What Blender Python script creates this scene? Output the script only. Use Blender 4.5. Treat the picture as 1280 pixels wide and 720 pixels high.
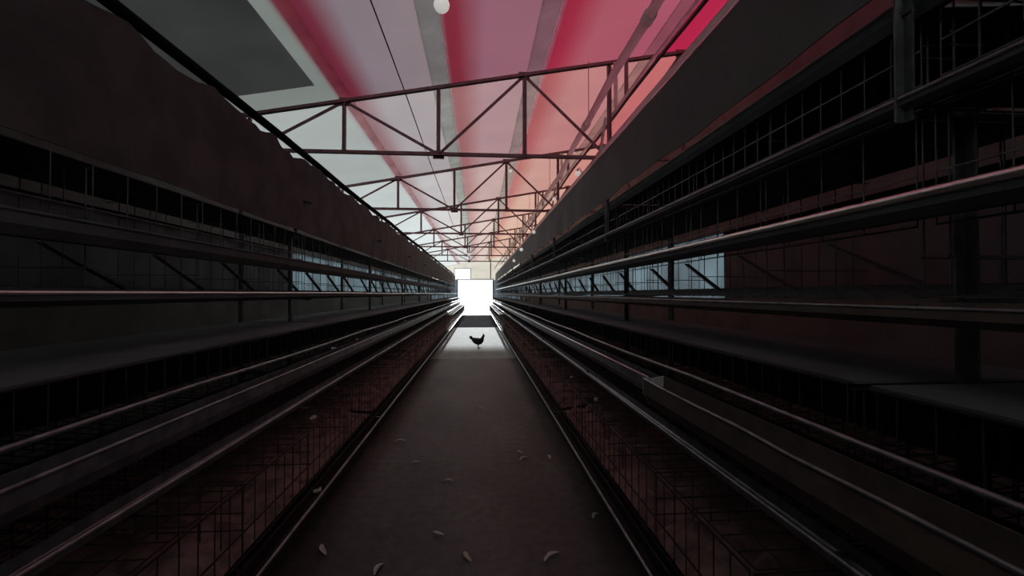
import bpy, bmesh, math, random
from mathutils import Vector, Matrix
random.seed(7)
S = bpy.context.scene
for o in list(bpy.data.objects): bpy.data.objects.remove(o)
COL = S.collection
PI = math.pi

# ------------------------------------------------------------------ camera
F = 560.0                                    # focal length in pixels of the 1280 px wide frame
yaw = math.atan(42 / F); pit = math.atan(7 / F * math.cos(yaw))
cam = bpy.data.cameras.new('camera'); cam.sensor_width = 36; cam.lens = 36 * F / 1280
cam.clip_start = .02; cam.clip_end = 400
co = bpy.data.objects.new('camera', cam); COL.objects.link(co); S.camera = co
CAM = Vector((0, 0, 1.5))
co.location = CAM; co.rotation_euler = (PI / 2 + pit, 0, -yaw)

# ------------------------------------------------------------------ light
SKY = 3.2
SUN = 6.5
w = bpy.data.worlds.new('world'); S.world = w; w.use_nodes = True
bg = w.node_tree.nodes['Background']; bg.inputs[0].default_value = (.88, .96, 1.0, 1); bg.inputs[1].default_value = SKY
sl = bpy.data.lights.new('sun', 'SUN'); sl.energy = SUN; sl.angle = math.radians(.6); sl.color = (.95, .99, 1.0)
so = bpy.data.objects.new('sun', sl); COL.objects.link(so)
so.rotation_euler = Vector((.0, -1, -.117)).to_track_quat('-Z', 'Y').to_euler()   # low sun beyond the far doorway

S.view_settings.view_transform = 'Standard'; S.view_settings.look = 'None'
S.view_settings.exposure = 0; S.view_settings.gamma = 1; S.view_settings.use_curve_mapping = False
S.cycles.use_denoising = True
S.cycles.max_bounces = 8; S.cycles.diffuse_bounces = 5; S.cycles.transmission_bounces = 6
S.cycles.caustics_reflective = False; S.cycles.caustics_refractive = False

# ------------------------------------------------------------------ pixel helper (positions measured on the photograph)
FW = Vector((math.sin(yaw) * math.cos(pit), math.cos(yaw) * math.cos(pit), math.sin(pit)))
RT = Vector((math.cos(yaw), -math.sin(yaw), 0)); UP = RT.cross(FW)
def at(u, v, axis, val):
    d = FW + RT * ((u - 640) / F) - UP * ((v - 360) / F)
    return CAM + d * ((val - CAM[axis]) / d[axis])

# ------------------------------------------------------------------ materials
def lin(r, g, b):
    f = lambda c: c / 255 / 12.92 if c / 255 <= .04045 else ((c / 255 + .055) / 1.055) ** 2.4
    return (f(r), f(g), f(b), 1)
def mat(name, rgb, rough=.7, metal=0, vary=.25, scale=6, rgb2=None, bump=0, spec=.5):
    m = bpy.data.materials.new(name); m.use_nodes = True
    nt = m.node_tree; N = nt.nodes; L = nt.links; b = N['Principled BSDF']
    b.inputs['Roughness'].default_value = rough; b.inputs['Metallic'].default_value = metal
    b.inputs['Specular IOR Level'].default_value = spec
    tc = N.new('ShaderNodeTexCoord'); nz = N.new('ShaderNodeTexNoise')
    nz.inputs['Scale'].default_value = scale; nz.inputs['Detail'].default_value = 6
    L.new(tc.outputs['Object'], nz.inputs['Vector'])
    rp = N.new('ShaderNodeValToRGB'); c = rgb if len(rgb) == 4 else (*rgb, 1)
    c2 = rgb2 or tuple(x * (1 - vary) for x in c[:3])
    rp.color_ramp.elements[0].color = (*c2[:3], 1); rp.color_ramp.elements[1].color = c
    rp.color_ramp.elements[0].position = .38; rp.color_ramp.elements[1].position = .62
    L.new(nz.outputs['Fac'], rp.inputs['Fac']); L.new(rp.outputs['Color'], b.inputs['Base Color'])
    if bump:
        bp = N.new('ShaderNodeBump'); bp.inputs['Strength'].default_value = bump; bp.inputs['Distance'].default_value = .02
        L.new(nz.outputs['Fac'], bp.inputs['Height']); L.new(bp.outputs['Normal'], b.inputs['Normal'])
    return m
def sheet_mat(name, rgb, refl=.25, vary=.12, scale=2.0):
    """thin sheeting that lets some daylight through"""
    m = bpy.data.materials.new(name); m.use_nodes = True
    nt = m.node_tree; N = nt.nodes; L = nt.links; N.remove(N['Principled BSDF'])
    out = N['Material Output']
    t = N.new('ShaderNodeBsdfTranslucent'); d = N.new('ShaderNodeBsdfDiffuse'); a = N.new('ShaderNodeAddShader')
    tc = N.new('ShaderNodeTexCoord'); nz = N.new('ShaderNodeTexNoise'); nz.inputs['Scale'].default_value = scale
    L.new(tc.outputs['Object'], nz.inputs['Vector'])
    mr = N.new('ShaderNodeMapRange'); mr.inputs['From Min'].default_value = .3; mr.inputs['From Max'].default_value = .7
    mr.inputs['To Min'].default_value = 1 - vary; mr.inputs['To Max'].default_value = 1 + vary
    L.new(nz.outputs['Fac'], mr.inputs['Value'])
    vm = N.new('ShaderNodeVectorMath'); vm.operation = 'MULTIPLY'; vm.inputs[0].default_value = rgb[:3]
    L.new(mr.outputs['Result'], vm.inputs[1]); L.new(vm.outputs['Vector'], t.inputs['Color'])
    d.inputs['Color'].default_value = (refl, refl * .95, refl * .92, 1)
    L.new(t.outputs[0], a.inputs[0]); L.new(d.outputs[0], a.inputs[1]); L.new(a.outputs[0], out.inputs['Surface'])
    m['mul'] = 1
    return m, vm, tc, t

M = {}
M['truss'] = mat('red_oxide_steel', (.26, .12, .13), .6, 0, .35, 9)
M['purlin'] = mat('dull_green_steel', (.16, .20, .18), .6, 0, .25, 5)
M['purlin_red'] = mat('faded_red_steel', (.22, .05, .065), .6, 0, .3, 5)
M['black'] = mat('black_plastic_pipe', (.004, .004, .004), .9, spec=.1)
M['galv'] = mat('dusty_galvanised_steel', (.30, .31, .32), .42, .7, .4, 14)
M['lip'] = mat('worn_bright_steel_edge', (.92, .90, .86), .3, .9, .12, 16)
M['rust'] = mat('rusty_wire', (.04, .025, .022), .65, .3, .5, 18)
M['wire'] = mat('dull_wire', (.13, .13, .13), .5, .5, .4, 18)
M['dark_sheet'] = mat('dark_grimy_sheet', (.080, .085, .086), .8, 0, .35, 3)
M['brown_sheet'] = mat('red_brown_grimy_sheet', (.050, .026, .024), .85, 0, .4, 3)
M['valance'] = mat('charcoal_woven_plastic', (.085, .092, .086), .75, 0, .25, 2)
M['sacking'] = mat('brown_sacking', (.085, .066, .064), .9, 0, .35, 4)
M['brown_trough'] = mat('brown_dusty_trough', (.12, .092, .072), .7, 0, .35, 9)
M['added_strap_pale'] = mat('chalky_white_added_strap', (.62, .56, .52), .55, 0, .25, 5)
M['grey_pipe'] = mat('pale_grey_pipe', (.42, .42, .38), .5, 0, .25, 5)
M['pale'] = mat('off_white_plastic', (.62, .60, .56), .5, 0, .15, 10)
M['block'] = mat('grimy_blockwork', (.12, .11, .10), .9, 0, .3, 3, bump=.3)
M['gate'] = mat('dark_timber_gate', (.075, .075, .085), .7, 0, .35, 4)
M['gate_cap'] = mat('grey_gate_rail', (.36, .37, .38), .6, 0, .2, 6)
M['endwall'] = mat('grey_end_wall_render', (.24, .23, .22), .85, 0, .25, 4)
M['dark_roof'] = None
M['feather'] = mat('off_white_feather', (.62, .58, .54), .8, 0, .15, 30)
M['hen'] = mat('dark_hen_plumage', (.020, .018, .017), .75, 0, .5, 25)
M['comb'] = mat('red_comb', (.30, .02, .02), .5)
M['beak'] = mat('horn_beak', (.30, .20, .08), .5)
M['shank'] = mat('yellow_grey_shank', (.10, .085, .05), .6)
M['floor_sunpatch'] = mat('sun_tinted_concrete', (.36, .40, .39), .9, 0, .25, 5, bump=.2, spec=.1)  # sunlight on the far walkway put into the concrete colour
M['earth'] = mat('dark_damp_earth', (.10, .105, .115), 1, 0, .4, 2, bump=.4, spec=.0)
M['litter'] = mat('red_brown_litter', (.24, .145, .135), .95, 0, .6, 9, bump=.4)
M['ground'] = mat('pale_dusty_yard', (.50, .49, .46), .95, 0, .2, .6)

# bulb glass (lit, weak)
m = mat('lit_bulb_glass', (.8, .8, .76), .3); b = m.node_tree.nodes['Principled BSDF']
b.inputs['Emission Color'].default_value = (1, .98, .92, 1); b.inputs['Emission Strength'].default_value = .42; M['bulb'] = m

# concrete floor
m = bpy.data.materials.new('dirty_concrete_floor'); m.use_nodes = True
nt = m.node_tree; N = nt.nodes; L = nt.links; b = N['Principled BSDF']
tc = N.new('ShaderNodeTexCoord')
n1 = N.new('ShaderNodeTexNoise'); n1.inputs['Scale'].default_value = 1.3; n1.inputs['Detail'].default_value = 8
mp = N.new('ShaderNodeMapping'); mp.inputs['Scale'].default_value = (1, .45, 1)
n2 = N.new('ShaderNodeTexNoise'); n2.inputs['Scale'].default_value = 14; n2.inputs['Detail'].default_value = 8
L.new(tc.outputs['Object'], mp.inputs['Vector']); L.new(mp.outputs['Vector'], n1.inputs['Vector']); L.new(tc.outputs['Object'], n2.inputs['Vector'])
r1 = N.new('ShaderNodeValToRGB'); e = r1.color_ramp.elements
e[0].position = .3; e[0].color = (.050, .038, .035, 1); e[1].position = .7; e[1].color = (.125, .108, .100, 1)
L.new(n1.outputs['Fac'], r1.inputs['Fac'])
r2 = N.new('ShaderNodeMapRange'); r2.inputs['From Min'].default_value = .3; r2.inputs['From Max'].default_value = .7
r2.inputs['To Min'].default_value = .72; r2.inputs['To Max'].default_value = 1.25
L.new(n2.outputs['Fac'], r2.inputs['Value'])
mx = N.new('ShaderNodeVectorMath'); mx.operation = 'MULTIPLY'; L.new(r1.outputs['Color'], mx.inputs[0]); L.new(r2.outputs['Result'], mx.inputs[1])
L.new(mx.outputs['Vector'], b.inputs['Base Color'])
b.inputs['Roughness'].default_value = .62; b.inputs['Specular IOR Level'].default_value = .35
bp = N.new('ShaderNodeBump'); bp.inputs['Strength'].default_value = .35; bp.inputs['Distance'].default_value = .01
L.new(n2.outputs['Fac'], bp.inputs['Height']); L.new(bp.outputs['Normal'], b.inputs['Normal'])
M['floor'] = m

# translucent roof sheeting: dyed stripes across (x), far bays painted paler to stand for stronger light
XL, XR = -3.5, 3.3
def roof_z(x): return 4.0 + .18 * x
PUR = [-1.50, -.44, .66, 2.04]
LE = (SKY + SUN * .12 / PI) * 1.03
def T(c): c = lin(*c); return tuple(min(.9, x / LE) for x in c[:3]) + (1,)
m, vm, tc, tb = sheet_mat('striped_roof_sheeting', (1, 1, 1), refl=.22, vary=.05, scale=1.5)
nt = m.node_tree; N = nt.nodes; L = nt.links
sx = N.new('ShaderNodeSeparateXYZ'); L.new(tc.outputs['Object'], sx.inputs[0])
fx = N.new('ShaderNodeMapRange'); fx.inputs['From Min'].default_value = XL; fx.inputs['From Max'].default_value = XR
L.new(sx.outputs['X'], fx.inputs['Value'])
def ramp(stops, interp='LINEAR'):
    r = N.new('ShaderNodeValToRGB'); r.color_ramp.interpolation = interp
    el = r.color_ramp.elements
    el[0].position = stops[0][0]; el[0].color = stops[0][1]; el[1].position = stops[-1][0]; el[1].color = stops[-1][1]
    for p, c in stops[1:-1]:
        q = el.new(p); q.color = c
    return r
px = lambda x: (x - XL) / (XR - XL)
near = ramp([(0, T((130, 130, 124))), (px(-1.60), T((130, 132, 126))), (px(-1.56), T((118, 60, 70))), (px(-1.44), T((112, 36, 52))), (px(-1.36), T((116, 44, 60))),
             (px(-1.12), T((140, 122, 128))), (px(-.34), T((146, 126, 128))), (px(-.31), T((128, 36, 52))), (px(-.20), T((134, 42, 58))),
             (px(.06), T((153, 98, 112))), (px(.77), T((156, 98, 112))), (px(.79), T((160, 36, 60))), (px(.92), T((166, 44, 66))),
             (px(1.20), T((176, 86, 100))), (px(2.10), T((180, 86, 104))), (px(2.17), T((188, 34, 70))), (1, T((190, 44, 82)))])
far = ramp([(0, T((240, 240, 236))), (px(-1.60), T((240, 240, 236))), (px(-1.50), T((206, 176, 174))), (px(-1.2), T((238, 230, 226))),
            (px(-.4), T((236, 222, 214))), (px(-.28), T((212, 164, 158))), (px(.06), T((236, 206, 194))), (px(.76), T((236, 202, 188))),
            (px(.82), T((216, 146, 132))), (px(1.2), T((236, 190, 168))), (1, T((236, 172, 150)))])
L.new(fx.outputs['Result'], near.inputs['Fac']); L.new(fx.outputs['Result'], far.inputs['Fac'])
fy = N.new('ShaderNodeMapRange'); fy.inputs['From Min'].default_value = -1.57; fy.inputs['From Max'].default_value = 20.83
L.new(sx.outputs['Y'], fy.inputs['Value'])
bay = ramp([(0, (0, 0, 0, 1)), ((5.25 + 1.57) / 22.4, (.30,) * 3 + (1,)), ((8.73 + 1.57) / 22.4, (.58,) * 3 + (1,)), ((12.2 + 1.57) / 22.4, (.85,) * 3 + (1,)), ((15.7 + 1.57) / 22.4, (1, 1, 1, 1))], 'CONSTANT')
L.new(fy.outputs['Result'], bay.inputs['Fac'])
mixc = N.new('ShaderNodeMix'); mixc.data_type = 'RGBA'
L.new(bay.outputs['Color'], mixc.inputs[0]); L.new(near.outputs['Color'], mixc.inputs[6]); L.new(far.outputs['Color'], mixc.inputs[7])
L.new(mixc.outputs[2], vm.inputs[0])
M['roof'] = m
M['dark_roof'] = sheet_mat('darkening_roof_sheeting', T((52, 52, 51)), .35, .2, 2)[0]  # dark sheeting made up to dim parts of the roof
M['strip_green'] = sheet_mat('grey_green_seam_strip', (.60, .70, .65), .15, .15, 3)[0]
M['strip_red'] = sheet_mat('dull_red_seam_strip', (.86, .70, .71), .1, .2, 3)[0]
M['strip_pale'] = sheet_mat('pale_seam_edge', (.9, .82, .84), .1, .1, 3)[0]
M['pvc'] = sheet_mat('chalky_plastic_pipe', (.90, .89, .88), .10, .06, 8)[0]
M['gable'] = sheet_mat('cream_gable_sheeting', (.150, .138, .116), .3, .12, 2.5)[0]
M['pane'] = sheet_mat('added_milky_pane', (.55, .58, .60), .3, .05, 3)[0]
M['side_sheet'] = sheet_mat('blue_grey_end_sheeting', (.018, .026, .031), .2, .3, 1.5)[0]
M['curtain'] = sheet_mat('blue_grey_side_curtain', (.034, .049, .054), .2, .5, 1.2)[0]

# ------------------------------------------------------------------ mesh helpers
class MB:
    def __init__(s): s.v = []; s.f = []
    def box(s, x0, x1, y0, y1, z0, z1):
        n = len(s.v)
        s.v += [(x0, y0, z0), (x1, y0, z0), (x1, y1, z0), (x0, y1, z0), (x0, y0, z1), (x1, y0, z1), (x1, y1, z1), (x0, y1, z1)]
        s.f += [tuple(n + i for i in q) for q in ((3, 2, 1, 0), (4, 5, 6, 7), (0, 1, 5, 4), (1, 2, 6, 5), (2, 3, 7, 6), (3, 0, 4, 7))]
        return s
    def bar(s, a, b, w, h=None, ref=(0, 1, 0)):
        a, b = Vector(a), Vector(b); h = h or w; d = (b - a).normalized(); r = Vector(ref)
        if abs(d.dot(r)) > .95: r = Vector((1, 0, 0))
        u = d.cross(r).normalized() * w / 2; v = d.cross(u).normalized() * h / 2
        n = len(s.v)
        for p in (a, b): s.v += [tuple(p - u - v), tuple(p + u - v), tuple(p + u + v), tuple(p - u + v)]
        s.f += [tuple(n + i for i in q) for q in ((3, 2, 1, 0), (4, 5, 6, 7), (0, 1, 5, 4), (1, 2, 6, 5), (2, 3, 7, 6), (3, 0, 4, 7))]
        return s
    def angle(s, a, b, w, t=.006, ref=(0, 1, 0), flip=1):
        """L-section steel"""
        a, b = Vector(a), Vector(b); d = (b - a).normalized(); r = Vector(ref)
        if abs(d.dot(r)) > .95: r = Vector((1, 0, 0))
        u = d.cross(r).normalized() * flip; v = d.cross(u).normalized()
        prof = [(-.5, -.5), (.5, -.5), (.5, -.5 + t / w), (-.5 + t / w, -.5 + t / w), (-.5 + t / w, .5), (-.5, .5)]
        n = len(s.v); k = len(prof)
        for p in (a, b):
            for (i, j) in prof: s.v.append(tuple(p + u * i * w + v * j * w))
        for i in range(k): s.f.append((n + i, n + (i + 1) % k, n + k + (i + 1) % k, n + k + i))
        s.f += [tuple(n + i for i in reversed(range(k))), tuple(n + k + i for i in range(k))]
        return s
    def tube(s, pts, r, n=10, cap=True):
        pts = [Vector(p) for p in pts]; base = len(s.v); K = len(pts); u = None
        for i, p in enumerate(pts):
            d = (pts[min(i + 1, K - 1)] - pts[max(i - 1, 0)]).normalized()
            if u is None:
                q = Vector((0, 0, 1)) if abs(d.z) < .9 else Vector((1, 0, 0)); u = d.cross(q).normalized()
            else: u = (u - d * u.dot(d)).normalized()
            v = d.cross(u); rr = r[i] if isinstance(r, (list, tuple)) else r
            for k in range(n):
                a = 2 * PI * k / n; s.v.append(tuple(p + (u * math.cos(a) + v * math.sin(a)) * rr))
        for i in range(K - 1):
            for k in range(n):
                s.f.append((base + i * n + k, base + i * n + (k + 1) % n, base + (i + 1) * n + (k + 1) % n, base + (i + 1) * n + k))
        if cap:
            s.f.append(tuple(base + k for k in reversed(range(n)))); s.f.append(tuple(base + (K - 1) * n + k for k in range(n)))
        return s
    def rings(s, rs, cap=True):
        """rs: list of rings, each a list of the same number of points"""
        base = len(s.v); n = len(rs[0])
        for r in rs: s.v += [tuple(p) for p in r]
        for i in range(len(rs) - 1):
            for k in range(n):
                s.f.append((base + i * n + k, base + i * n + (k + 1) % n, base + (i + 1) * n + (k + 1) % n, base + (i + 1) * n + k))
        if cap:
            s.f.append(tuple(base + k for k in reversed(range(n)))); s.f.append(tuple(base + (len(rs) - 1) * n + k for k in range(n)))
        return s
    def extrude_y(s, prof, y0, y1, n=1):
        """profile of (x, z) points, closed, drawn along y"""
        return s.rings([[(x, y0 + (y1 - y0) * i / n, z) for x, z in prof] for i in range(n + 1)])
    def sphere(s, c, r, nu=14, nv=9, sq=(1, 1, 1)):
        rs = []
        for i in range(1, nv):
            t = PI * i / nv
            rs.append([(c[0] + r * sq[0] * math.sin(t) * math.cos(2 * PI * k / nu), c[1] + r * sq[1] * math.sin(t) * math.sin(2 * PI * k / nu), c[2] - r * sq[2] * math.cos(t)) for k in range(nu)])
        return s.rings(rs)
    def build(s, name, m, parent=None, smooth=False, loc=None):
        me = bpy.data.meshes.new(name); me.from_pydata(s.v, [], s.f); me.update()
        bm = bmesh.new(); bm.from_mesh(me); bmesh.ops.recalc_face_normals(bm, faces=bm.faces); bm.to_mesh(me); bm.free()
        if smooth: me.shade_smooth()
        me.materials.append(m); o = bpy.data.objects.new(name, me); COL.objects.link(o)
        if parent: o.parent = parent
        if loc: o.location = loc
        return o
def tag(o, label, cat, group=None, kind=None):
    o['label'] = label; o['category'] = cat
    if group: o['group'] = group
    if kind: o['kind'] = kind
    return o
def empty(name, loc=(0, 0, 0), label=None, cat=None, group=None):
    o = bpy.data.objects.new(name, None); COL.objects.link(o); o.location = loc; o.empty_display_size = .1
    if label: tag(o, label, cat, group)
    return o
def struct(o): o['kind'] = 'structure'; return o
def copy_tree(o, parent=None):
    c = o.copy(); COL.objects.link(c)
    if parent: c.parent = parent
    for ch in list(o.children): copy_tree(ch, c)
    return c
ORD = ['first', 'second', 'third', 'fourth', 'fifth', 'sixth', 'seventh', 'eighth', 'ninth', 'tenth', 'eleventh', 'twelfth']

# ------------------------------------------------------------------ the setting
YB, YE = -2.0, 34.0
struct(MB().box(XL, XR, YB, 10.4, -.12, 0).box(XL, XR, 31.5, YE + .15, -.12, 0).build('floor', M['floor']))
struct(MB().box(XL, XR, 10.4, 19.9, -.12, 0).build('floor_sunpatch', M['floor_sunpatch']))  # pale stretch: pool of sunlight painted as floor colour
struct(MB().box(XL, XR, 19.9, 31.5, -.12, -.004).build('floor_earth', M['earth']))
struct(MB().box(-30, 30, YE + .15, 90, -.14, -.02).build('ground', M['ground']))
def sheet_roof(x0, x1, y0, y1, m, name):
    mb = MB(); nx = 24
    n0 = len(mb.v)
    for i in range(nx + 1):
        x = x0 + (x1 - x0) * i / nx
        for y in (y0, y1): mb.v.append((x, y, roof_z(x)))
    for i in range(nx): mb.f.append((2 * i, 2 * i + 1, 2 * i + 3, 2 * i + 2))
    return struct(mb.build(name, m))
XO = -1.72                                                     # left of this the first rows get dark sheeting added to darken that side
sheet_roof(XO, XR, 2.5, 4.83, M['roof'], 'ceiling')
sheet_roof(XO, XR, YB, 2.5, M['dark_roof'], 'ceiling_near_added')  # unseen dark roof, added to dim the near floor
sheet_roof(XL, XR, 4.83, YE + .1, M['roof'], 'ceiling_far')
sheet_roof(XL, XO, YB, 4.83, M['dark_roof'], 'ceiling_left_added')

def side_wall(s, X):
    side = 'right' if s > 0 else 'left'
    x0, x1 = sorted((X, X + s * .14)); top = min(roof_z(x0), roof_z(x1)) - .01
    struct(MB().box(x0, x1, YB, YE + .15, 0, 1.40).box(x0, x1, YB, YE + .15, 2.30, top).build('wall_' + side, M['block']))
    YS = 5.7 if s > 0 else 8.9                                  # nearer than this dark sheeting is added to darken the sides
    for y0, y1, nm, m_ in ((YB, YS, 'wall_%s_added_sheet' % side, M['dark_sheet']), (YS, YE + .15, 'window_2' if s > 0 else 'window_1', M['curtain'])):
        mb = MB(); n = int((y1 - y0) * 10)                      # pleated sheeting hung in the long opening
        for i in range(n + 1):
            y = y0 + (y1 - y0) * i / n; dx = .018 * math.sin(y * 9.0) + .012 * math.sin(y * 23 + 1)
            mb.v += [(X + s * .07 + dx, y, 1.40), (X + s * .07 + dx * .3, y, 2.30)]
        for i in range(n): mb.f.append((2 * i, 2 * i + 2, 2 * i + 3, 2 * i + 1))
        struct(mb.build(nm, m_, smooth=True))
side_wall(-1, XL); side_wall(1, XR - .14)
struct(MB().box(XL, XR, YB - .14, YB, 0, 3.35).build('wall_near', M['block']))

# far end wall with the doorway and the little opening above it
DX0, DX1, DZ = -1.52, 1.06, 2.53
KZ = .22
WX0, WX1, WZ0, WZ1 = -1.76, -.62, 2.60, 3.38
ew = MB()
ew.box(XL - .14, DX0, YE, YE + .15, 0, KZ).box(DX1, XR, YE, YE + .15, 0, KZ)
struct(ew.build('wall_far', M['endwall']))
gb = MB()
def quad(mb, x0, x1, z0, z1=None):
    n = len(mb.v)
    mb.v += [(x0, YE + .07, z0), (x1, YE + .07, z0), (x1, YE + .07, z1 if z1 else roof_z(x1)), (x0, YE + .07, z1 if z1 else roof_z(x0))]
    mb.f.append((n, n + 1, n + 2, n + 3))
quad(gb, XL - .14, WX0, DZ); quad(gb, WX0, WX1, DZ, WZ0); quad(gb, WX0, WX1, WZ1)
wp = MB(); quad(wp, WX0, WX1, WZ0, WZ1); struct(wp.build('window_4_added_pane', M['pane'])); quad(gb, WX1, XR, DZ)  # pane added in the opening to keep the sunbeam out
struct(gb.build('wall_far_gable', M['gable']))
sd = MB(); quad(sd, XL - .14, DX0, KZ, DZ); quad(sd, DX1, XR, KZ, DZ); struct(sd.build('wall_far_sheet', M['side_sheet']))
tr = MB(); tr.box(DX1, DX1 + .09, YE - .04, YE, 0, DZ + .08).box(DX0 - .09, DX0, YE - .04, YE, 0, DZ + .08).box(DX0, DX1, YE - .04, YE, DZ, DZ + .08)
struct(tr.build('trim_1', M['endwall']))
tr = MB()
for (a, b_, c, d) in ((WX0 - .05, WX1 + .05, WZ1, WZ1 + .05), (WX0 - .05, WX0, WZ0 + .05, WZ1), (WX1, WX1 + .05, WZ0 + .05, WZ1)):
    tr.box(a, b_, YE, YE + .08, c, d)
struct(tr.build('window_3', M['endwall']))

# ------------------------------------------------------------------ roof steel
TX = [-3.36, -2.38, -1.42, -.43, .50, 1.44, 2.28, 3.10]
TOP = lambda x: 3.80 + .18 * x
TY = [1.63 + 3.2 * k for k in range(1, 7)]
def truss(y):
    t = empty('roof_truss', (0, y, 0))
    MB().angle((TX[0], 0, TOP(TX[0])), (TX[-1], 0, TOP(TX[-1])), .048, .012).build('top_chord', M['truss'], t)
    MB().angle((TX[0], 0, 3.0), (TX[-1], 0, 3.0), .044, .012).build('bottom_chord', M['truss'], t)
    for i, x in enumerate(TX):
        if 0 < i < 7 : MB().angle((x, .0, 3.0), (x, .0, TOP(x)), .042, .012).build('post', M['truss'], t)
    for i in range(1, 7 - 1 + 1):
        a, b_ = TX[i], TX[i + 1] if i + 1 < 8 else None
        if b_ is None: continue
        za, zb = (TOP(a), 3.0) if i % 2 == 0 else (3.0, TOP(b_))
        MB().bar((a, .03, za), (b_, .03, zb), .030, .012).build('diagonal', M['truss'], t)
    for i, x in enumerate(TX[1:-1]):
        zc = 3.0 if (i + 1) % 2 else TOP(x)
        MB().box(x - .06, x + .06, .036, .044, zc - .045, zc + .045).build('gusset_plate', M['truss'], t)
    return t
for k, y in enumerate(TY):
    t = truss(y)
    tag(t, 'rust red steel roof truss across the shed, %s from the camera' % ORD[k] if k else 'nearest rust red steel roof truss spanning the aisle, largest in view', 'roof truss', 'steel roof trusses across the shed')
for k, x in enumerate(PUR):
    wd = (.11, .19, .19, .16)[k]; o = empty('cover_strip', (x, 0, roof_z(x)))
    mb = MB(); pr = [(-wd / 2, -.008), (-wd / 2 + .008, -.024), (wd / 2 - .008, -.024 + .18 * wd), (wd / 2, -.008 + .18 * wd)]
    mb.rings([[(a, y, b_) for a, b_ in pr] for y in (YB + .02, YE)], cap=False); mb.f = [f for f in mb.f if not (0 in f and 3 in f)]
    mb.build('strip_band', M['strip_red'] if k == 0 else M['strip_green'], o)
    if k:
        mb = MB(); x0 = wd / 2 + .004
        mb.v = [(x0, YB + .02, -.02 + .18 * x0), (x0 + .035, YB + .02, -.02 + .18 * x0), (x0 + .035, YE, -.02 + .18 * x0), (x0, YE, -.02 + .18 * x0)]; mb.f = [(0, 1, 2, 3)]
        mb.build('pale_edge', M['strip_pale'], o)
    o.name = 'trim_%d' % (k + 2); struct(o)
# gable post
tag(MB()  .box(.88, .96, YE - .10, YE - .045, 2.62, roof_z(.88) - .03).build('gable_post', M['endwall']), 'thin upright post in the pale gable above the bright doorway', 'post')

# cable clipped under the roof
z = lambda x: roof_z(x) - .03
tag(MB().tube([(-.85 + .006 * math.sin(i), YB + .1 + i * .9, z(-.85)) for i in range(40)], .007, 6).build('roof_cable', M['truss'], smooth=True),
    'thin dark cable running lengthwise under the pale left roof sheets', 'cable')

# black pipe over the left row
tag(MB().tube([(-1.80 - .02 * i / 35 + .012 * math.sin(i * 1.3), -1.9 + i * 1.02, 2.935) for i in range(35)], .034, 12).build('black_pipe', M['black'], smooth=True),
    'thick black pipe running lengthwise above the left cage row', 'pipe')
# chalky pipe hanging inside the trusses on the right
pp = empty('auger_pipe', (0, 0, 0), 'pale chalky pipe hung below the pink roof on the right of the aisle', 'pipe')
pts = []
for i in range(53):
    y = -1.8 + i * .67; x = 1.12 + .16 * min(1, max(0, (y - 3) / 4.5)) - .04 * max(0, (y - 9) / 11)
    pts.append((x + .010 * math.sin(i * 2.1), y, 3.36 - .02 * math.sin(i * 1.1)))
MB().tube(pts, .034, 12).build('pipe_run', M['pvc'], pp, smooth=True)
for i in range(1, 52, 3):
    x, y, zz = pts[i]
    MB().tube([(x, y - .05, zz), (x, y + .05, zz)], .043, 12)  .build('coupling', M['pvc'], pp, smooth=True)
for y in TY:
    x, _, zz = min(pts, key=lambda q: abs(q[1] - y)); MB().tube([(x, y - .05, zz + .02), (x, y - .05, TOP(x) + .02)], .004, 6).build('hanger_wire', M['truss'], pp)
for k, (x, zz, nm, lb, mm, r) in enumerate(((1.62, 3.62, 'conduit', 'dark thin conduit between chalky pipe and the deep red sheets', 'truss', .018),
                                     (1.50, 3.52, 'conduit', 'pale thin conduit just right of the chalky pipe', 'pvc', .014))):
    c = empty(nm, (0, 0, 0), lb, 'conduit')
    MB().tube([(x + .015 * math.sin(i * 1.7 + k), -1.8 + i * .93, zz + .015 * math.sin(i * .9)) for i in range(38)], r, 8).build('conduit_run', M[mm], c, smooth=True)
    for y in TY: MB().box(x - .02, x + .02, y - .05, y - .03, zz + .01, TOP(x) - .03).build('clip', M[mm], c)

# ------------------------------------------------------------------ cage rows
BAY = 3.2; Y0 = -2.0 + .08; NB = 11
YC = [Y0 + BAY * (k + .5) for k in range(NB)]
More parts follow.
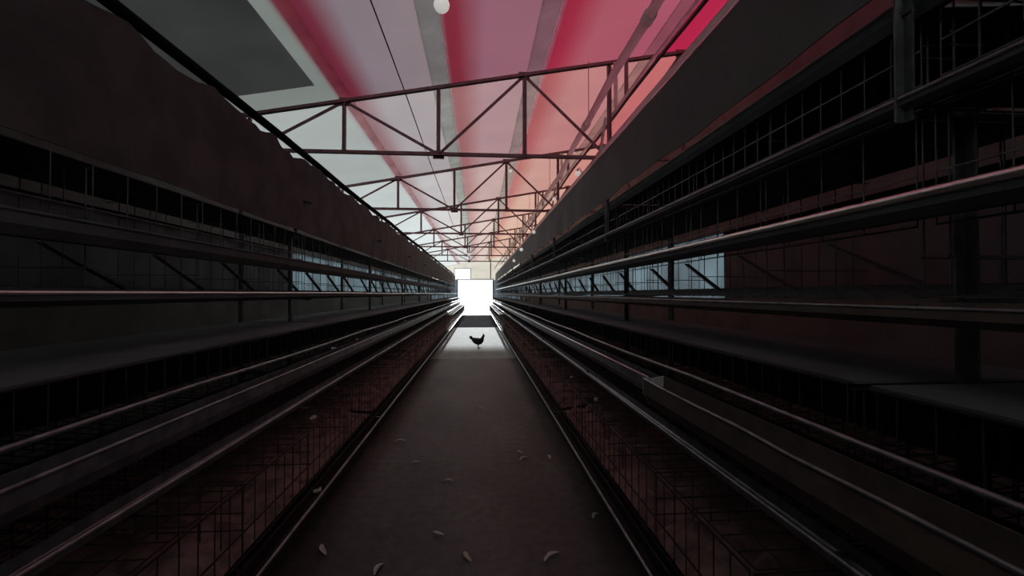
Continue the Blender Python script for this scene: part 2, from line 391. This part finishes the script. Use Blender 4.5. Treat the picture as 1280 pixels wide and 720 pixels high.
# front x, base z, height per tier, from the bottom tier up
TIERS = {1: [(.73, .30, .36), (1.05, .72, .50), (1.29, 1.47, .60), (1.31, 2.11, .30)],
         -1: [(.93, .30, .36), (1.26, .72, .50), (1.60, 1.47, .60)]}
BACK = {1: 1.95, -1: 2.25}
TNAME = ['lowest', 'second', 'third', 'topmost']
def cage(depth, H, tier):
    """a bay of wire cages; local x points away from the aisle, y along the row, origin at the foot of the front"""
    c = empty('wire_cage'); wm = M['rust'] if tier < 2 else M['wire']; h = BAY / 2 - .03
    fr = MB(); r = .0035
    zt = H if tier != 2 else H
    n = 30 if tier != 2 else 16
    for i in range(n + 1):
        y = -h + 2 * h * i / n; z0 = .0 if tier != 2 else .24
        fr.box(-r / 2, r / 2, y - r / 2, y + r / 2, z0, H)
    for zz in ((.05, .16, H) if tier != 2 else (.24, .40, H)): fr.box(-.003, .003, -h, h, zz - .003, zz + .003)
    fr.build('wire_front', wm, c)
    fl = MB()
    for i in range(int(depth / .06)): fl.bar((.02 + i * .06, -h, .02 + i * .006), (.02 + i * .06, h, .02 + i * .006), .004)
    for i in range(41):
        y = -h + 2 * h * i / 40; fl.bar((.0, y, .015), (depth, y, .015 + depth * .1), .004)
    fl.build('wire_floor', wm, c)
    pm = None
    for i in range(5):
        y = -h + .01 + (2 * h - .02) * i / 4
        if pm is None:
            pa = MB()
            for k in range(int(depth / .09)): pa.box(.03 + k * .09, .034 + k * .09, -.002, .002, .03 + .1 * (.03 + k * .09), H - .02)
            for zz in (.14, H * .6, H - .02): pa.box(.02, depth, -.002, .002, zz, zz + .005)
            p = pa.build('partition', wm, c); pm = p
        else:
            p = pm.copy(); COL.objects.link(p); p.parent = c
        p.location = (0, y, 0)
    if tier == 0:
        tp = MB()
        for i in range(int(depth / .1)): tp.box(.02 + i * .1, .024 + i * .1, -h, h, H, H + .004)
        for i in range(33):
            y = -h + 2 * h * i / 32; tp.box(.02, depth, y - .002, y + .002, H, H + .004)
        tp.build('wire_top', wm, c)
        rr = random.Random(5); lt = MB(); nx, ny = 14, 44; n0 = 0
        for a in range(nx + 1):
            for b_ in range(ny + 1):
                e_ = 0 if a in (0, nx) or b_ in (0, ny) else 1
                lt.v.append((.03 + (depth - .05) * a / nx, -h + .02 + (2 * h - .04) * b_ / ny, .035 + .1 * depth * a / nx + e_ * .09 * rr.random() ** 2))
        for a in range(nx):
            for b_ in range(ny): q = a * (ny + 1) + b_; lt.f.append((q, q + ny + 1, q + ny + 2, q + 1))
        lt.build('litter', M['litter'], c, smooth=True)
    else: MB().box(.02, depth, -h, h, H, H + .008).build('dropping_sheet', M['dark_sheet'], c)
    if tier != 2:
        bk = MB(); bk.box(depth, depth + .008, -h, h, .10, H)
        bk.build('back_sheet', M['brown_sheet'] if tier < 1 else M['dark_sheet'], c)
    else:
        for i in range(4):
            y = -h + .2 + i * .74
            MB().bar((.32, y, .03), (.32, y + .56, .27), .010, .034, ref=(1, 0, 0)).build('slanting_brace', M['wire'], c)
    return c
for s in (1, -1):
    side = 'right' if s > 0 else 'left'
    for ti, (xf, z0, H) in enumerate(TIERS[s]):
        proto = None
        for k, y in enumerate(YC):
            o = cage(BACK[s] - xf - .09, H, ti) if proto is None else copy_tree(proto)
            proto = proto or o
            o.location = (s * (xf + .09), y, z0); o.rotation_euler = (0, 0, 0 if s > 0 else PI)
            nm = TNAME[ti] if ti < 3 else 'topmost'
            tag(o, '%s tier wire cage of the %s row, %s bay from the camera' % (nm, side, ORD[k]), 'cage', 'wire cages of the %s row' % side)

# frames that carry the cages
def rack_frame(s, y):
    f = empty('rack_frame', (0, y, 0)); t3 = TIERS[s]; B = BACK[s]
    MB().angle((s * (t3[2][0] + .22), 0, 0), (s * (t3[2][0] + .22), 0, 2.08), .04, .008).build('front_leg', M['wire'], f)
    MB().angle((s * (B + .03), 0, 0), (s * (B + .03), 0, 2.45), .045, .008).build('rear_post', M['wire'], f)
    zt = 2.92 if s > 0 else 2.66
    xt = (1.31 if s > 0 else 1.775)
    MB().angle((s * (xt), 0, 2.03), (s * xt, 0, zt), .035, .008).build('upper_post', M['wire'], f)
    for (xf, z0, H) in t3 + [(t3[2][0], 2.40, 0)]:
        MB().angle((s * (xf + .02), 0, z0 - .02), (s * (B + .03), 0, z0 + .03), .032, .007).build('arm', M['wire'], f)
    return f
for s in (1, -1):
    for k in range(NB + 1):
        y = Y0 + BAY * k
        f = rack_frame(s, y)
        side = 'right' if s > 0 else 'left'
        tag(f, 'dull steel frame carrying the %s cage row, %s from the camera' % (side, ORD[k]), 'frame', 'steel frames under the %s cage row' % side)

# troughs and rails along the fronts
def channel(x, zl, d, s, wd=.075, t=.006):
    """U channel: outer lip at x, top of lip at zl, depth d, opens upward; local x away from the aisle"""
    p = [(0, 0), (0, -d * .55), (wd * .3, -d), (wd * .75, -d), (wd, -d * .55), (wd, .02), (wd - t, .02), (wd - t, -d * .5), (wd * .7, -d + t), (wd * .35, -d + t), (t, -d * .5), (t, 0)]
    return [(s * (x + a), zl + b_) for a, b_ in p]
def trough(s, x, zl, d, y0, y1, label, body, lipm, lipr=.008, wd=.075, end=False, name='feed_trough'):
    o = empty(name, (0, 0, 0), label, 'trough', 'feed troughs along the cage fronts' if name == 'feed_trough' else 'egg trays along the cage fronts')
    MB().extrude_y(channel(x, zl, d, s, wd), y0, y1, 12).build('channel', M[body], o)
    MB().tube([(s * (x + .002), y0 + (y1 - y0) * i / 14 , zl + .004 + .004 * math.sin(i * 2.3 + x)) for i in range(15)], lipr, 8).build('rolled_lip', M[lipm], o, smooth=True)
    if end:
        e = channel(x, zl, d, s, wd)[:6]
        MB().rings([[(a, y1, b_) for a, b_ in e], [(a, y1 + .012, b_) for a, b_ in e]]).build('end_cap', M['pale'], o)
    return o
Ya, Yz = -1.85, YE - .6
trough(1, .73, .30, .085, Ya, Yz, 'lowest trough of the right row, its dull lip edging the walkway', 'rust', 'galv', .010)
trough(1, 1.05, .97, .10, 2.72, Yz, 'long galvanised trough with a glinting lip, middle of the right row', 'galv', 'lip', .009)
trough(1, .985, .985, .15, Ya, 2.62, 'near brown dusty trough with pale end cap, middle of the right row', 'brown_trough', 'galv', .008, .13, True)
trough(1, 1.29, 1.79, .065, Ya, Yz, 'trough with a bright pale lip above the blue grey gap, right row', 'dark_sheet', 'lip', .016)
trough(1, 1.33, 2.42, .07, Ya, Yz, 'dark uppermost trough under the hanging sheet, right row', 'dark_sheet', 'galv', .007, .06)
trough(1, 1.05, .72, .04, Ya, Yz, 'dull egg tray below the glinting trough of the right row', 'galv', 'galv', .012, name='egg_tray')
trough(1, 1.29, 1.455, .05, Ya, Yz, 'dusty egg tray at eye level under the blue grey gap, right row', 'brown_trough', 'galv', .006, name='egg_tray')
trough(1, 1.30, 2.10, .035, Ya, Yz, 'thin grey egg tray above the bright lipped trough, right row', 'dark_sheet', 'galv', .008, .06, name='egg_tray')
trough(-1, .93, .30, .085, Ya, Yz, 'lowest trough of the left row, its dull lip edging the walkway', 'rust', 'galv', .010)
trough(-1, 1.26, .97, .10, Ya, Yz, 'long dark trough in the middle of the left row', 'galv', 'galv', .008)
trough(-1, 1.60, 1.79, .085, Ya, Yz, 'dark upper trough above the bluish gap, left row', 'dark_sheet', 'dark_sheet', .008)
trough(-1, 1.26, .72, .04, Ya, Yz, 'dull egg tray below the middle trough of the left row', 'galv', 'galv', .012, name='egg_tray')
trough(-1, 1.60, 1.50, .05, Ya, Yz, 'pale lipped egg tray at eye level along the left row', 'dark_sheet', 'lip', .009, name='egg_tray')

# thin water pipes just above the middle troughs
for s, x, lb in ((1, 1.08, 'thin grey water pipe over the middle trough, right row'), (-1, 1.29, 'thin grey water pipe over the middle trough, left row')):
    o = empty('water_pipe', (0, 0, 0), lb, 'pipe')
    MB().tube([(s * x, Ya + i * 1.0, 1.075 + .006 * math.sin(i * 2)) for i in range(36)], .010, 8).build('pipe_run', M['galv'], o, smooth=True)
    for k in range(NB): MB().box(s * x - .006, s * x + .06 * s if s > 0 else s * x + .006, YC[k] - .01, YC[k] + .01, 1.06, 1.075).build('clip', M['wire'], o) if s > 0 else \
        MB().box(s * x - .06, s * x + .006, YC[k] - .01, YC[k] + .01, 1.06, 1.075).build('clip', M['wire'], o)

# hanging sheets above the rows
def hanging(name, X, z0, z1, m, label, ragged=0, amp=.012):
    mb = MB(); n = 400; T_ = .006
    rnd = random.Random(3)
    cols = []
    for i in range(n + 1):
        y = Ya + (Yz - Ya) * i / n
        top = z1 - ragged * abs(math.sin(y * 4.1) * math.sin(y * 1.7 + 1)) - ragged * .5 * rnd.random()
        dx = amp * math.sin(y * 3.1) + amp * .6 * math.sin(y * 7.7)
        cols.append([(X + dx * (1 - q) + o_, y, z0 + (top - z0) * q) for o_ in (0, T_) for q in ((0, .33, .66, 1) if o_ == 0 else (1, .66, .33, 0))])
    mb.rings(cols); o = mb.build(name, m, smooth=False)
    return tag(o, label, 'curtain')
hanging('hanging_sheet', 1.268, 2.44, 2.93, M['valance'], 'smooth charcoal sheet hanging from the grey pipe above the right cages')
hanging('hanging_sack_cloth', -1.70, 2.10, 2.84, M['sacking'], 'dark brown ragged cloth hung above the left cages below the black pipe', .07)
tag(MB().tube([(1.262 + .004 * math.sin(i), Ya + i * .99, 2.952) for i in range(36)], .020, 10).build('curtain_pipe', M['pvc'], smooth=True),
    'pale grey pipe along the top edge of the right hanging sheet', 'pipe')
# added straps: pale bands in place of light on the truss posts
for k, y in enumerate(TY):
    st = empty('added_strap', (1.31, y - .06, 0), 'added pale strap standing for a lit post at the %s roof truss from the camera' % ORD[k], 'strap', 'added straps at the right pipe')
    MB().bar((0, 0, 2.95), (.07, 0, 3.42), .03, .008).build('added_strap_band', M['added_strap_pale'], st)
    MB().box(-.045, .015, -.012, .012, 2.92, 2.972).build('added_strap_hook', M['pale'], st)

# ------------------------------------------------------------------ bulbs
def bulb(p, r, top, label, group, arm=None):
    o = empty('light_bulb', p, label, 'light bulb', group)
    MB().sphere((0, 0, 0), r, 18, 12).build('glass_globe', M['bulb'], o, smooth=True)
    MB().tube([(0, 0, r * .85), (0, 0, r * 1.25), (0, 0, r * 1.9)], [r * .5, r * .42, r * .40], 12).build('socket', M['pale'], o, smooth=True)
    if arm: MB().tube([(0, 0, r * 1.8), (.02, 0, r * 1.8 + .015), tuple(Vector(arm) - Vector(p))], .006, 6).build('bracket', M['pale'], o)
    else: MB().tube([(0, 0, r * 1.9), (0, 0, max(top - p[2], r * 2.2))], max(.004, r * .08), 6).build('cord', M['truss'], o)
p = at(552, 6, 1, 3.3); bulb(p, .058, roof_z(p.x), 'large white globe bulb hanging nearest the camera under the roof', 'bulbs under the roof')
p = at(638, 214, 1, 7.95); bulb(p, .032, TOP(p.x) - .01, 'small white bulb hanging over the aisle between the first two trusses', 'bulbs under the roof')
p = at(586, 318, 1, 12.6); bulb(p, .05, roof_z(p.x), 'small bulb hanging far down the aisle before the gable', 'bulbs under the roof')
for k, (u, v, y, r) in enumerate(((727, 217, 5.3, .030), (698, 249, 7.0, .026), (668, 290, 9.6, .04), (653, 312, 12.4, .05), (645, 326, 15.0, .05))):
    p = at(u, v, 1, y); p.x = 1.19; bulb(p, r, TOP(p.x), '%s bulb from the camera along the pale grey pipe on the right' % ORD[k], 'bulbs along the right pipe', (1.25, p.y, 2.945))

# ------------------------------------------------------------------ the hen on the walkway
def hen(loc, rz):
    h = empty('hen', loc, 'dark hen standing on the sunlit far end of the walkway', 'hen')
    mb = MB()
    # spine from tail tip to beak base: x forward, z up, half width, half height
    sp = [(-.190, .262, .010, .014), (-.178, .256, .022, .034), (-.150, .238, .038, .056), (-.110, .212, .060, .076), (-.055, .190, .082, .090), (.0, .182, .092, .096),
          (.050, .190, .084, .092), (.088, .220, .064, .070), (.110, .258, .046, .050), (.124, .294, .036, .038), (.132, .324, .031, .032), (.142, .344, .028, .028), (.162, .346, .019, .019), (.174, .343, .007, .008)]
    rs = []
    for i, (x, z_, a, b_) in enumerate(sp):
        q = sp[min(i + 1, len(sp) - 1)]; r = sp[max(i - 1, 0)]
        d = Vector((q[0] - r[0], 0, q[1] - r[1])).normalized(); up = Vector((-d.z, 0, d.x))
        rs.append([tuple(Vector((x, 0, z_)) + Vector((0, 1, 0)) * a * math.cos(2 * PI * k / 20) + up * b_ * math.sin(2 * PI * k / 20)) for k in range(20)])
    mb.rings(rs)
    for sy in (-1, 1):                                            # thighs and folded wings, one skin with the body
        mb.tube([(-.005, sy * .045, .165), (-.002, sy * .047, .12), (.004, sy * .046, .088)], [.042, .030, .013], 12)
        mb.rings([[(x, sy * (yy + .006 * math.cos(2 * PI * k / 12) ), zz + hh * math.sin(2 * PI * k / 12)) for k in range(12)]
                  for x, yy, zz, hh in ((.065, .068, .200, .02), (.03, .084, .196, .045), (-.03, .086, .196, .050), (-.09, .066, .212, .034), (-.145, .038, .238, .010))])
    o = mb.build('body', M['hen'], h, smooth=True)
    r = o.modifiers.new('skin', 'REMESH'); r.mode = 'VOXEL'; r.voxel_size = .0065; r.use_smooth_shade = True
    sm = o.modifiers.new('smooth', 'SMOOTH'); sm.iterations = 3; sm.factor = .5
    for sy in (-1, 1):
        lg = MB().tube([(.004, sy * .046, .095), (-.012, sy * .046, .052), (.0, sy * .046, .006)], [.0095, .0075, .0075], 10)
        for a in (-28, 0, 28): lg.tube([(.0, sy * .046, .007), (.03 * math.cos(math.radians(a)), sy * .046 + .03 * math.sin(math.radians(a)), .006), (.055 * math.cos(math.radians(a)), sy * .046 + .055 * math.sin(math.radians(a)), .003)], [.006, .005, .002], 8)
        lg.tube([(.0, sy * .046, .007), (-.025, sy * .046, .003)], [.005, .002], 8)
        lg.build('leg', M['shank'], h, smooth=True)
    cb = MB(); pr = [(.120, .364), (.122, .388), (.132, .378), (.139, .402), (.147, .384), (.156, .396), (.163, .372), (.166, .360), (.14, .356)]
    cb.rings([[(x, -.003, z_) for x, z_ in pr], [(x, .003, z_) for x, z_ in pr]]); cb.build('comb', M['comb'], h)
    MB().tube([(.166, 0, .345), (.180, 0, .342), (.196, 0, .333)], [.008, .006, .001], 8).build('beak', M['beak'], h, smooth=True)
    for sy in (-1, 1):
        MB().sphere((.164, sy * .008, .318), .012, 8, 6, (.7, .4, 1.3)).build('wattle', M['comb'], h, smooth=True)
        MB().sphere((.150, sy * .0255, .350), .004, 8, 6).build('eye', M['black'], h, smooth=True)
    # tail feathers
    for i, (a, l) in enumerate(((-12, .10), (8, .12), (26, .115), (44, .09))):
        c, s_ = math.cos(math.radians(128 + a * .9)), math.sin(math.radians(128 + a * .9))
        pr = [(0, .014), (.4, .024), (.8, .02), (1, .004)]; ff = MB(); base = Vector((-.160, 0, .245))
        d = Vector((c, 0, s_)); nrm = Vector((-s_, 0, c))
        L_ = [base + d * l * t + nrm * wd for t, wd in pr] + [base + d * l * t - nrm * wd for t, wd in reversed(pr)]
        yo = (i - 1.5) * .010
        ff.rings([[(q.x, yo - .002, q.z) for q in L_], [(q.x, yo + .002, q.z) for q in L_]]); ff.build('tail_feather', M['hen'], h)
    h.rotation_euler = (0, 0, rz)
p = at(598, 435, 2, 0); hen((p.x, p.y, 0), math.radians(-12))

# ------------------------------------------------------------------ feathers and scraps on the walkway
def feather_mesh(l, wd, seed):
    r = random.Random(seed); mb = MB(); n = 9
    rs = []
    for i in range(n):
        t = i / (n - 1); w_ = wd * (math.sin(PI * min(1, t * .92 + .06)) ** .7) * (.85 + .3 * r.random()) + .001
        x = l * (t - .5); zc = .004 + .010 * math.sin(PI * t); y = .012 * math.sin(PI * t)
        rs.append([(x, y - w_, zc + .006), (x, y, zc + .0015), (x, y + w_, zc + .006), (x, y, zc - .0015)])
    mb.rings(rs); return mb
FP = [(560, 603, 'below the centre of the near walkway'), (585, 697, 'at the bottom edge, left of two'), (690, 697, 'at the bottom edge, right of two'), (548, 668, 'alone on the left of the near walkway'), (474, 713, 'nearest the lowest left trough, in the bottom corner'),
      (500, 552, 'left middle of the walkway'), (650, 566, 'right of centre, farther of a close pair'), (655, 574, 'right of centre, nearer of a close pair'), (600, 511, 'mid aisle, far beyond the others'), (688, 572, 'beside the lowest right trough'),
      (520, 580, 'just off the left middle of the walkway'), (405, 688, 'under the lowest left trough near the camera'), (745, 646, 'under the lowest right trough near the camera')]
for k, (u, v, ph) in enumerate(FP):
    p = at(u, v, 2, 0); o = feather_mesh(.085 + .02 * (k % 3), .013, k).build('feather', M['feather'])
    o.location = (p.x, p.y, 0.0); o.rotation_euler = (0, 0, (k * 1.9) % PI)
    tag(o, 'pale feather lying on the dark floor, ' + ph, 'feather', 'feathers on the walkway')
# down tufts caught on the rails
def tuft(p, r, label):
    mb = MB(); rr = random.Random(int(p[1] * 100))
    for i in range(9):
        c = (rr.uniform(-.5, .5) * r, rr.uniform(-.7, .7) * r, rr.uniform(0, .6) * r); mb.sphere(c, r * rr.uniform(.35, .6), 8, 6, (1, 1.2, .8))
    o = mb.build('down_tuft', M['feather']); o.location = p; rm = o.modifiers.new('skin', 'REMESH'); rm.mode = 'VOXEL'; rm.voxel_size = r * .18
    tag(o, label, 'feather tuft', 'down tufts on the cage rows')
for (u, v, X_, z_, r, lb) in ((745, 520, .92, .665, .022, 'pale down tuft on top of a lowest right cage'),
                              (714, 490, .92, .665, .020, 'smaller pale down tuft further along a lowest right cage top'),
                              (397, 632, -.97, .302, .024, 'pale down tuft on the lowest left trough nearest the camera'),
                              (392, 533, -1.10, .665, .024, 'pale down tuft on top of a lowest left cage'),
                              (507, 410, -1.333, .988, .030, 'bright down tuft on the middle left trough, furthest along'),
                              (446, 438, -1.333, .988, .024, 'dull down tuft on the middle left trough, between two others'),
                              (417, 446, -1.333, .988, .022, 'dull down tuft on the middle left trough, nearest the camera')):
    p = at(u, v, 0, X_); tuft((X_, p.y, z_), r, lb)
